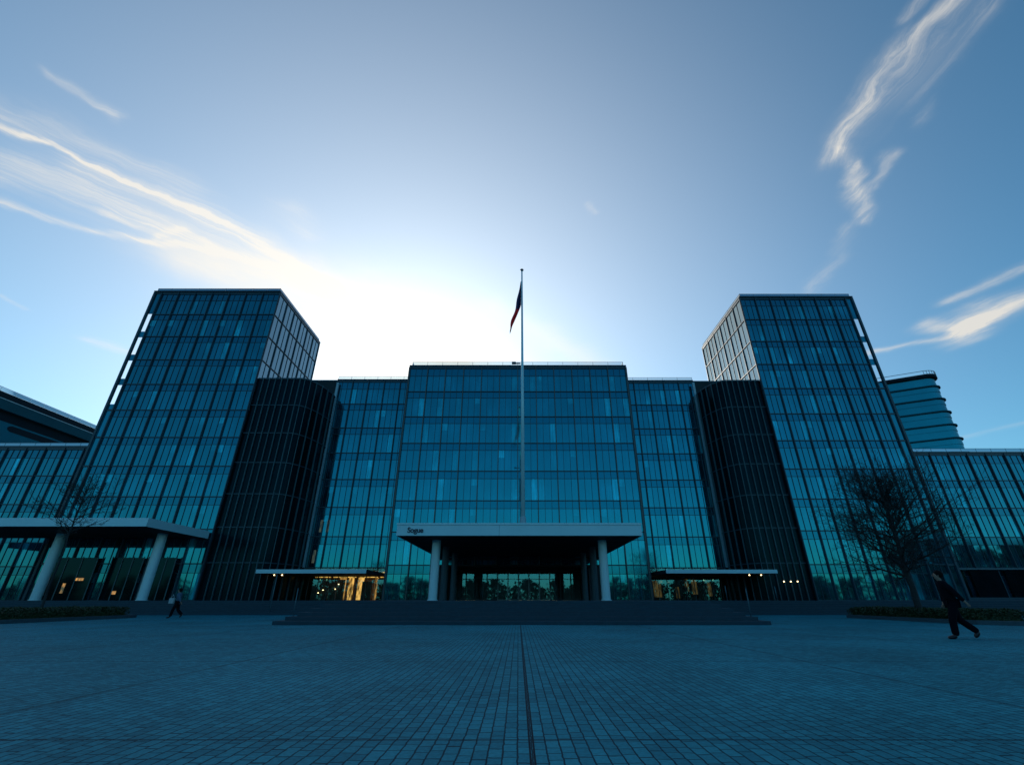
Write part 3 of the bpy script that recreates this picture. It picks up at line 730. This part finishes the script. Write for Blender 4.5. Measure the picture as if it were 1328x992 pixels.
for j in range(nv + 1):
    t = j / nv                      # 0 top .. 1 bottom
    xl = -.12 - 1.08 * t ** 1.15
    xr = -.09 if t < .5 else -.09 - 1.02 * ((t - .5) / .5) ** 1.15
    xl += .10 * math.sin(t * 14) * t
    for i in range(nu + 1):
        s = i / nu
        z = 28.4 - 5.5 * t - .25 * math.sin(s * 3.1) * t
        yoff = .17 * math.sin(s * 10 + t * 3) * min(1, .3 + t)
        vs.append((.36 + xl + (xr - xl) * s, 34.7 + yoff, z)); uvs.append((s, 1 - t - .10 * s))
for j in range(nv):
    for i in range(nu):
        a = j * (nu + 1) + i; fs.append((a, a + nu + 1, a + nu + 2, a + 1))
me = bpy.data.meshes.new('flag'); me.from_pydata(vs, [], fs); ul = me.uv_layers.new(name='UVMap')
for lp in me.loops: ul.data[lp.index].uv = uvs[lp.vertex_index]
me.materials.append(M['flag']); me.polygons.foreach_set('use_smooth', [True] * len(fs))
fo = bpy.data.objects.new('flag', me); C.objects.link(fo); so = fo.modifiers.new('thick', 'SOLIDIFY'); so.thickness = .012
tag(fo, 'limp dark blue and red flag hanging from the pole top', 'flag')

# ------------------------------------------------------------ planters, hedges, trees
def planter(pts, label):
    t = thing('planter', (pts[0][0], pts[0][1], 0), label, 'planter', 'low kerbed planters')
    cx = sum(p[0] for p in pts) / len(pts); cy = sum(p[1] for p in pts) / len(pts)
    inn = []
    for p in pts:
        d = Vector((cx - p[0], cy - p[1])); 
        inn.append((p[0] + math.copysign(min(.28, abs(d.x)), d.x), p[1] + math.copysign(min(.28, abs(d.y)), d.y)))
    m = MB(); n = len(pts)
    for i in range(n):
        j = (i + 1) % n
        m.prism([pts[i], pts[j], inn[j], inn[i]], .005, .17)
    m.build('kerb', 'kerb', t); MB().prism(inn, .006, .12).build('soil', 'soil', t)
    return t
RP = [(20.3, 22.6), (21.3, 21.5), (22.7, 22.0), (23.2, 24.0), (23.2, 31.6), (22.6, 32.2), (20.9, 32.2), (20.3, 31.4)]
LP = [(-26.6, 12.4), (-23.9, 12.4), (-23.5, 13.2), (-23.5, 30.6), (-23.9, 31.8), (-25.8, 32.0), (-26.6, 31.2)]
planter(RP, 'low kerbed planter strip under the bare tree on the right'); planter(LP, 'low kerbed planter strip at the left edge of the plaza')
def hedge(x0, x1, y0, y1, z1, n, label):
    r = random.Random(int(x0 * 10)); m = MB()
    m.box(x0 + .22, x1 - .22, y0 + .22, y1 - .22, .12, z1 - .16)
    for i in range(n):
        x, y = r.uniform(x0, x1), r.uniform(y0, y1); top = z1 + .07 * noise.noise((x * 1.3, y * 1.3, 0)) + .05 * noise.noise((x * 4, y * 4, 3))
        edge = min(x - x0, x1 - x, y - y0, y1 - y); top -= .22 * max(0, 1 - edge / .25) ** 2
        z = top - abs(r.gauss(0, .10)) if r.random() < .6 else r.uniform(.14, top)
        s = r.uniform(.03, .065); d = Vector((r.uniform(-1, 1), r.uniform(-1, 1), r.uniform(.1, 1.3))).normalized(); e = d.orthogonal().normalized(); e.rotate(Matrix.Rotation(r.uniform(0, 6.3), 3, d)); f_ = d.cross(e)
        c = Vector((x, y, z)); m.quad(tuple(c - e * s), tuple(c + f_ * s * .5), tuple(c + e * s), tuple(c - f_ * s * .5))
    o = m.build('hedge', 'leaf'); tag(o, label, 'hedge', 'clipped hedges in the planters'); return o
hedge(20.62, 22.85, 22.6, 31.8, .60, 26000, 'low clipped green hedge around the foot of the bare right tree')
hedge(-26.3, -23.85, 14, 31.2, .62, 36000, 'low clipped green hedge at the left edge, in front of the steps')
def bare_tree(x, y, z0, h, spread, first, label, seed, dens, tw, nb):
    r = random.Random(seed); t = thing('bare_tree', (x, y, z0), label, 'tree', 'leafless plaza trees')
    trunk = MB(); path = []; p = Vector((x, y, z0)); rad = tw; N = 14
    for i in range(N + 1):
        path.append((p.copy(), rad)); f = i / N
        p = p + Vector((r.uniform(-.05, .05), r.uniform(-.05, .05), h * .9 / N)); rad = tw * (1 - f) ** .8 + .012
    for (a, ra), (b, rb) in zip(path, path[1:]): trunk.tube(a, b, ra, rb, n=9, caps=False)
    trunk.build('trunk', 'bark', t, smooth=True)
    cr = MB()
    def grow(p, d, L, rad, lev):
        n = 4 if lev < 2 else 3; q = p
        for i in range(n):
            d = (d + Vector((r.uniform(-.16, .16), r.uniform(-.16, .16), r.uniform(-.05, .17)))).normalized()
            e = q + d * L / n; rr = rad * (1 - .75 * (i + 1) / n) + .002
            cr.tube(q, e, rad * (1 - .75 * i / n) + .002, rr, n=4 if lev < 2 else 3, caps=False)
            if lev < 4:
                for k in range(dens[lev]):
                    ax = d.orthogonal().normalized(); ax.rotate(Matrix.Rotation(r.uniform(0, 6.283), 3, d))
                    nd = (d * .72 + ax * r.uniform(.4, .85)).normalized()
                    grow(q + (e - q) * r.random(), nd, L * r.uniform(.35, .6), max(.0045, rr * .6), lev + 1)
            q = e
    NB = nb
    for i in range(1, NB):
        f = first + (1 - first) * (i / NB); z = f * N
        k = min(N - 1, int(z)); a, b = path[k][0], path[k + 1][0]; pp_ = a.lerp(b, z - k); rad = path[k][1]
        g_ = (f - first) / (1 - first); L = spread * (.35 + 1.1 * math.sin(math.pi * min(1, g_ * .72 + .25)) ** 1.2) * r.uniform(.75, 1.1) * .66
        for c in range(1):
            an = i * 2.4 + c * 3.3 + r.uniform(-.4, .4)
            d = Vector((math.cos(an), math.sin(an), .28 + .9 * g_)).normalized(); grow(pp_, d, L, rad * .40 + .006, 0)
    cr.build('crown', 'bark', t); return t
bare_tree(21.5, 27.0, .12, 7.75, 3.6, .27, 'bare spreading tree in the planter on the right', 3, (2, 2, 1, 1), .15, 34)
bare_tree(-24.6, 26.0, .12, 7.3, 2.0, .60, 'slender bare tree in the planter on the left', 8, (1, 1, 1, 1), .05, 22)

# ------------------------------------------------------------ posts on the steps
def post(x, y, z, h, r, label, cat='post'):
    t = thing('handrail_post', (x, y, z), label, cat, 'slim metal posts by the steps')
    MB().tube((x, y, z), (x, y, z + h), r, n=8).build('post', 'fin', t, smooth=True)
    MB().tube((x, y, z), (x, y, z + .03), r * 2.4, n=10).build('base_plate', 'mullion', t)
    MB().tube((x, y, z + h), (x, y, z + h + .03), r * 1.5, r * .6, n=8).build('cap', 'mullion', t)
post(-10.25, 23.1, 2 * rise, 1.15, .02, 'slim post on the left end of the entrance steps')
post(10.6, 23.1, 2 * rise, 1.15, .022, 'slim post on the right end of the entrance steps')
post(-18.2, 37.0, rise, 2.55, .032, 'taller slim post on the broad steps left of the entrance steps')
post(16.3, 39.0, PZ, 1.05, .03, 'slim post on the terrace before the dim right shop')
post(20.2, 39.0, PZ, 1.0, .03, 'slim post on the terrace before the dark fins on the right')

# ------------------------------------------------------------ people
def skin(name, verts, edges, rad, m, parent, root=0, sub=2):
    me = bpy.data.meshes.new(name); me.from_pydata(verts, edges, []); o = bpy.data.objects.new(name, me); C.objects.link(o)
    sk = o.modifiers.new('skin', 'SKIN'); sk.use_smooth_shade = True
    if not me.skin_vertices: raise RuntimeError('no skin layer')
    for i, rr in enumerate(rad):
        sv = me.skin_vertices[0].data[i]; sv.radius = rr if isinstance(rr, tuple) else (rr, rr); sv.use_root = (i == root); 
    sb = o.modifiers.new('sub', 'SUBSURF'); sb.levels = sub; sb.render_levels = sub
    bpy.context.view_layer.update()
    dg = bpy.context.evaluated_depsgraph_get(); ev = o.evaluated_get(dg); nm = bpy.data.meshes.new_from_object(ev)
    bpy.data.objects.remove(o); nm.materials.clear(); nm.materials.append(M[m])
    nm.polygons.foreach_set('use_smooth', [True] * len(nm.polygons))
    q = bpy.data.objects.new(name, nm); C.objects.link(q); q.parent = parent; return q
def ell(name, c, s, m, parent, n=16):
    bm = bmesh.new(); bmesh.ops.create_uvsphere(bm, u_segments=n, v_segments=n // 2 + 2, radius=1)
    for v in bm.verts: v.co = Vector((v.co.x * s[0] + c[0], v.co.y * s[1] + c[1], v.co.z * s[2] + c[2]))
    me = bpy.data.meshes.new(name); bm.to_mesh(me); bm.free(); me.materials.append(M[m]); me.polygons.foreach_set('use_smooth', [True] * len(me.polygons))
    o = bpy.data.objects.new(name, me); C.objects.link(o); o.parent = parent; return o
def person(x, y, rot, scale, label, top, bottom, bag=None, mirror=1):
    """walks towards local +x; local +y is the left side"""
    t = thing('person', (x, y, .004), label, 'person'); t.rotation_euler = (0, 0, rot); t.scale = (scale,) * 3
    J = dict(pel=(0, 0, .95), wai=(.02, 0, 1.10), che=(.05, 0, 1.30), nek=(.08, 0, 1.47), nk2=(.105, 0, 1.545), hd0=(.125, 0, 1.60), hd1=(.118, 0, 1.665), hd2=(.10, 0, 1.715),
        lh=(0, .095, .92), lk=(.16, .10, .50), la=(.20, .10, .10), lb=(.27, .105, .045), lt=(.42, .11, .03),
        rh=(0, -.095, .92), rk=(-.06, -.10, .48), ra=(-.40, -.10, .20), rb=(-.33, -.10, .10), rt=(-.27, -.10, .035),
        ls=(.06, .17, 1.42), le=(-.09, .24, 1.15), lw=(-.23, .25, .93), lp=(-.26, .25, .885),
        rs=(.06, -.17, 1.42), re=(.05, -.24, 1.13), rw=(.13, -.22, .90), rp=(.15, -.215, .85))
    names = list(J); idx = {k: i for i, k in enumerate(names)}
    rd = dict(pel=(.14, .11), wai=(.13, .10), che=(.15, .115), nek=.065, nk2=.055, hd0=(.078, .088), hd1=(.082, .097), hd2=(.066, .078),
        lh=.095, lk=.06, la=.042, lb=(.045, .035), lt=(.035, .022), rh=.095, rk=.06, ra=.042, rb=(.045, .038), rt=(.035, .022),
        ls=.062, le=.043, lw=.028, lp=(.036, .018), rs=.062, re=.043, rw=.028, rp=(.036, .018))
    E = [('pel', 'wai'), ('wai', 'che'), ('che', 'nek'), ('nek', 'nk2'), ('nk2', 'hd0'), ('hd0', 'hd1'), ('hd1', 'hd2'), ('pel', 'lh'), ('lh', 'lk'), ('lk', 'la'), ('la', 'lb'), ('lb', 'lt'),
         ('pel', 'rh'), ('rh', 'rk'), ('rk', 'ra'), ('ra', 'rb'), ('rb', 'rt'), ('che', 'ls'), ('ls', 'le'), ('le', 'lw'), ('lw', 'lp'), ('che', 'rs'), ('rs', 're'), ('re', 'rw'), ('rw', 'rp')]
    V = [J[k] for k in names]; RR = [rd[k] for k in names]; EE = [(idx[a], idx[b]) for a, b in E]
    for side, pk in (('l', 'lp'), ('r', 'rp')):
        b0 = Vector(J[pk]); wr = Vector(J[pk[0] + 'w']); d = (b0 - wr).normalized(); down = Vector((0, 0, -1)); 
        for k, ln in enumerate((.062, .072, .068, .052)):
            off = Vector((0, .0, 0)) + d.cross(Vector((0, 1, 0))).normalized() * (k - 1.5) * .019
            a = b0 + d * .02 + off; b_ = a + d * ln * .55; c = b_ + (d + Vector((0, -.5 if side == 'l' else .5, -.35))).normalized() * ln * .5
            n0 = len(V); V += [tuple(a), tuple(b_), tuple(c)]; RR += [.0095, .0085, .007]; EE += [(idx[pk], n0), (n0, n0 + 1), (n0 + 1, n0 + 2)]
        a = wr + d * .03 + d.cross(Vector((0, 1, 0))).normalized() * -.03; b_ = a + d * .035 + Vector((0, -.012 if side == 'l' else .012, 0))
        n0 = len(V); V += [tuple(a), tuple(b_)]; RR += [.011, .009]; EE += [(idx[pk[0] + 'w'], n0), (n0, n0 + 1)]
    skin('body', V, EE, RR, 'skin', t, 0, 2)
    # clothes follow the same joints, a little wider
    def chain(name, keys, rads, m, extra=()):
        ks = []
        for a, b in keys:
            for q in (a, b):
                if q not in ks: ks.append(q)
        return skin(name, [J[k] for k in ks], [(ks.index(a), ks.index(b)) for a, b in keys], [rads[k] for k in ks], m, t, 0, 2)
    J['hem'] = (-.02, 0, .78); J['cul'] = (-.215, .249, .955); J['cur'] = (.12, -.221, .93)
    J['col'] = (.08, 0, 1.50)
    chain('jacket', [('wai', 'che'), ('wai', 'hem'), ('che', 'col'), ('che', 'ls'), ('ls', 'le'), ('le', 'cul'), ('che', 'rs'), ('rs', 're'), ('re', 'cur')],
        dict(wai=(.185, .165), che=(.20, .165), hem=(.20, .175), col=(.105, .10), ls=.10, le=.072, cul=.055, rs=.10, re=.072, cur=.055), top)
    J['lc'] = (.21, .10, .065); J['rc'] = (-.40, -.10, .165)
    chain('trousers', [('pel', 'lh'), ('lh', 'lk'), ('lk', 'lc'), ('pel', 'rh'), ('rh', 'rk'), ('rk', 'rc')],
        dict(pel=(.155, .125), lh=.125, lk=.10, lc=.09, rh=.125, rk=.10, rc=.09), bottom)
    for a, b, c in (('la', 'lb', 'lt'), ('ra', 'rb', 'rt')):
        skin('shoe', [J[a], J[b], J[c]], [(0, 1), (1, 2)], [(.07, .065), (.072, .06), (.058, .04)], 'shoe', t, 0, 2)
    ell('hair', (.065, 0, 1.685), (.118, .105, .115), 'hair', t); ell('nose', (.222, 0, 1.645), (.018, .012, .02), 'skin', t, 8)
    for s in (1, -1):
        ell('ear', (.105, s * .084, 1.65), (.018, .01, .03), 'skin', t, 8); ell('eye', (.202, s * .032, 1.672), (.008, .011, .007), 'hair', t, 8)
    ell('mouth', (.205, 0, 1.605), (.008, .024, .005), 'hair', t, 8)
    return t
person(12.48, 14.45, R(158), .99, 'man in a dark suit walking left across the plaza, one hand swung back', 'suit', 'suit')
person(-21.0, 31.0, R(196), .92, 'small far person in a pale blue jacket walking left near the left planter', 'denim', 'suit')
bag = MB(); bag.prism([(-21.38, 30.66), (-21.1, 30.66), (-21.1, 30.78), (-21.38, 30.78)], .80, 1.10); 
bag.tube((-21.34, 30.72, 1.10), (-21.24, 30.72, 1.30), .012, n=6); bag.tube((-21.24, 30.72, 1.30), (-21.14, 30.72, 1.10), .012, n=6)
tag(bag.build('shoulder_bag', 'bagw', bevel=.02), 'white bag carried by the far person in a pale jacket', 'bag')

# ------------------------------------------------------------ woodland behind the camera, seen mirrored in the glass
wd = MB(); r = random.Random(5)
def clump(cx, cy, h, w, n):
    for i in range(n):
        a = r.uniform(0, 6.283); q = abs(r.gauss(0, .42)); zz = r.uniform(.02, 1); k = math.sqrt(max(0, 1 - (zz - .35) ** 2 * 2.0))
        c = Vector((cx + math.cos(a) * q * w * k, cy + math.sin(a) * q * w * k * .6, zz * h)); s = r.uniform(.35, 1.0) * h / 12 + .15
        e = Vector((r.gauss(0, 1), r.gauss(0, .5), r.gauss(0, 1))).normalized(); f_ = e.cross(Vector((r.gauss(0, .4), 1, r.gauss(0, .4)))).normalized()
        wd.quad(tuple(c - e * s), tuple(c + f_ * s * .7), tuple(c + e * s), tuple(c - f_ * s * .7))
xx = -230
while xx < 260:
    h = r.uniform(5.0, 8.5); clump(xx, -72 + r.uniform(-4, 4), h, h * .8, 260); xx += r.uniform(2.5, 5.0)
for i in range(16): clump(104 + i * 6.0 + r.uniform(-2, 2), -26 + r.uniform(-5, 5), r.uniform(13, 19), 9, 700)
wo_ = wd.build('woodland', 'wood'); wo_['kind'] = 'stuff'; tag(wo_, 'dark far-off wood along the near side of the plaza, mirrored in the glass', 'woodland')
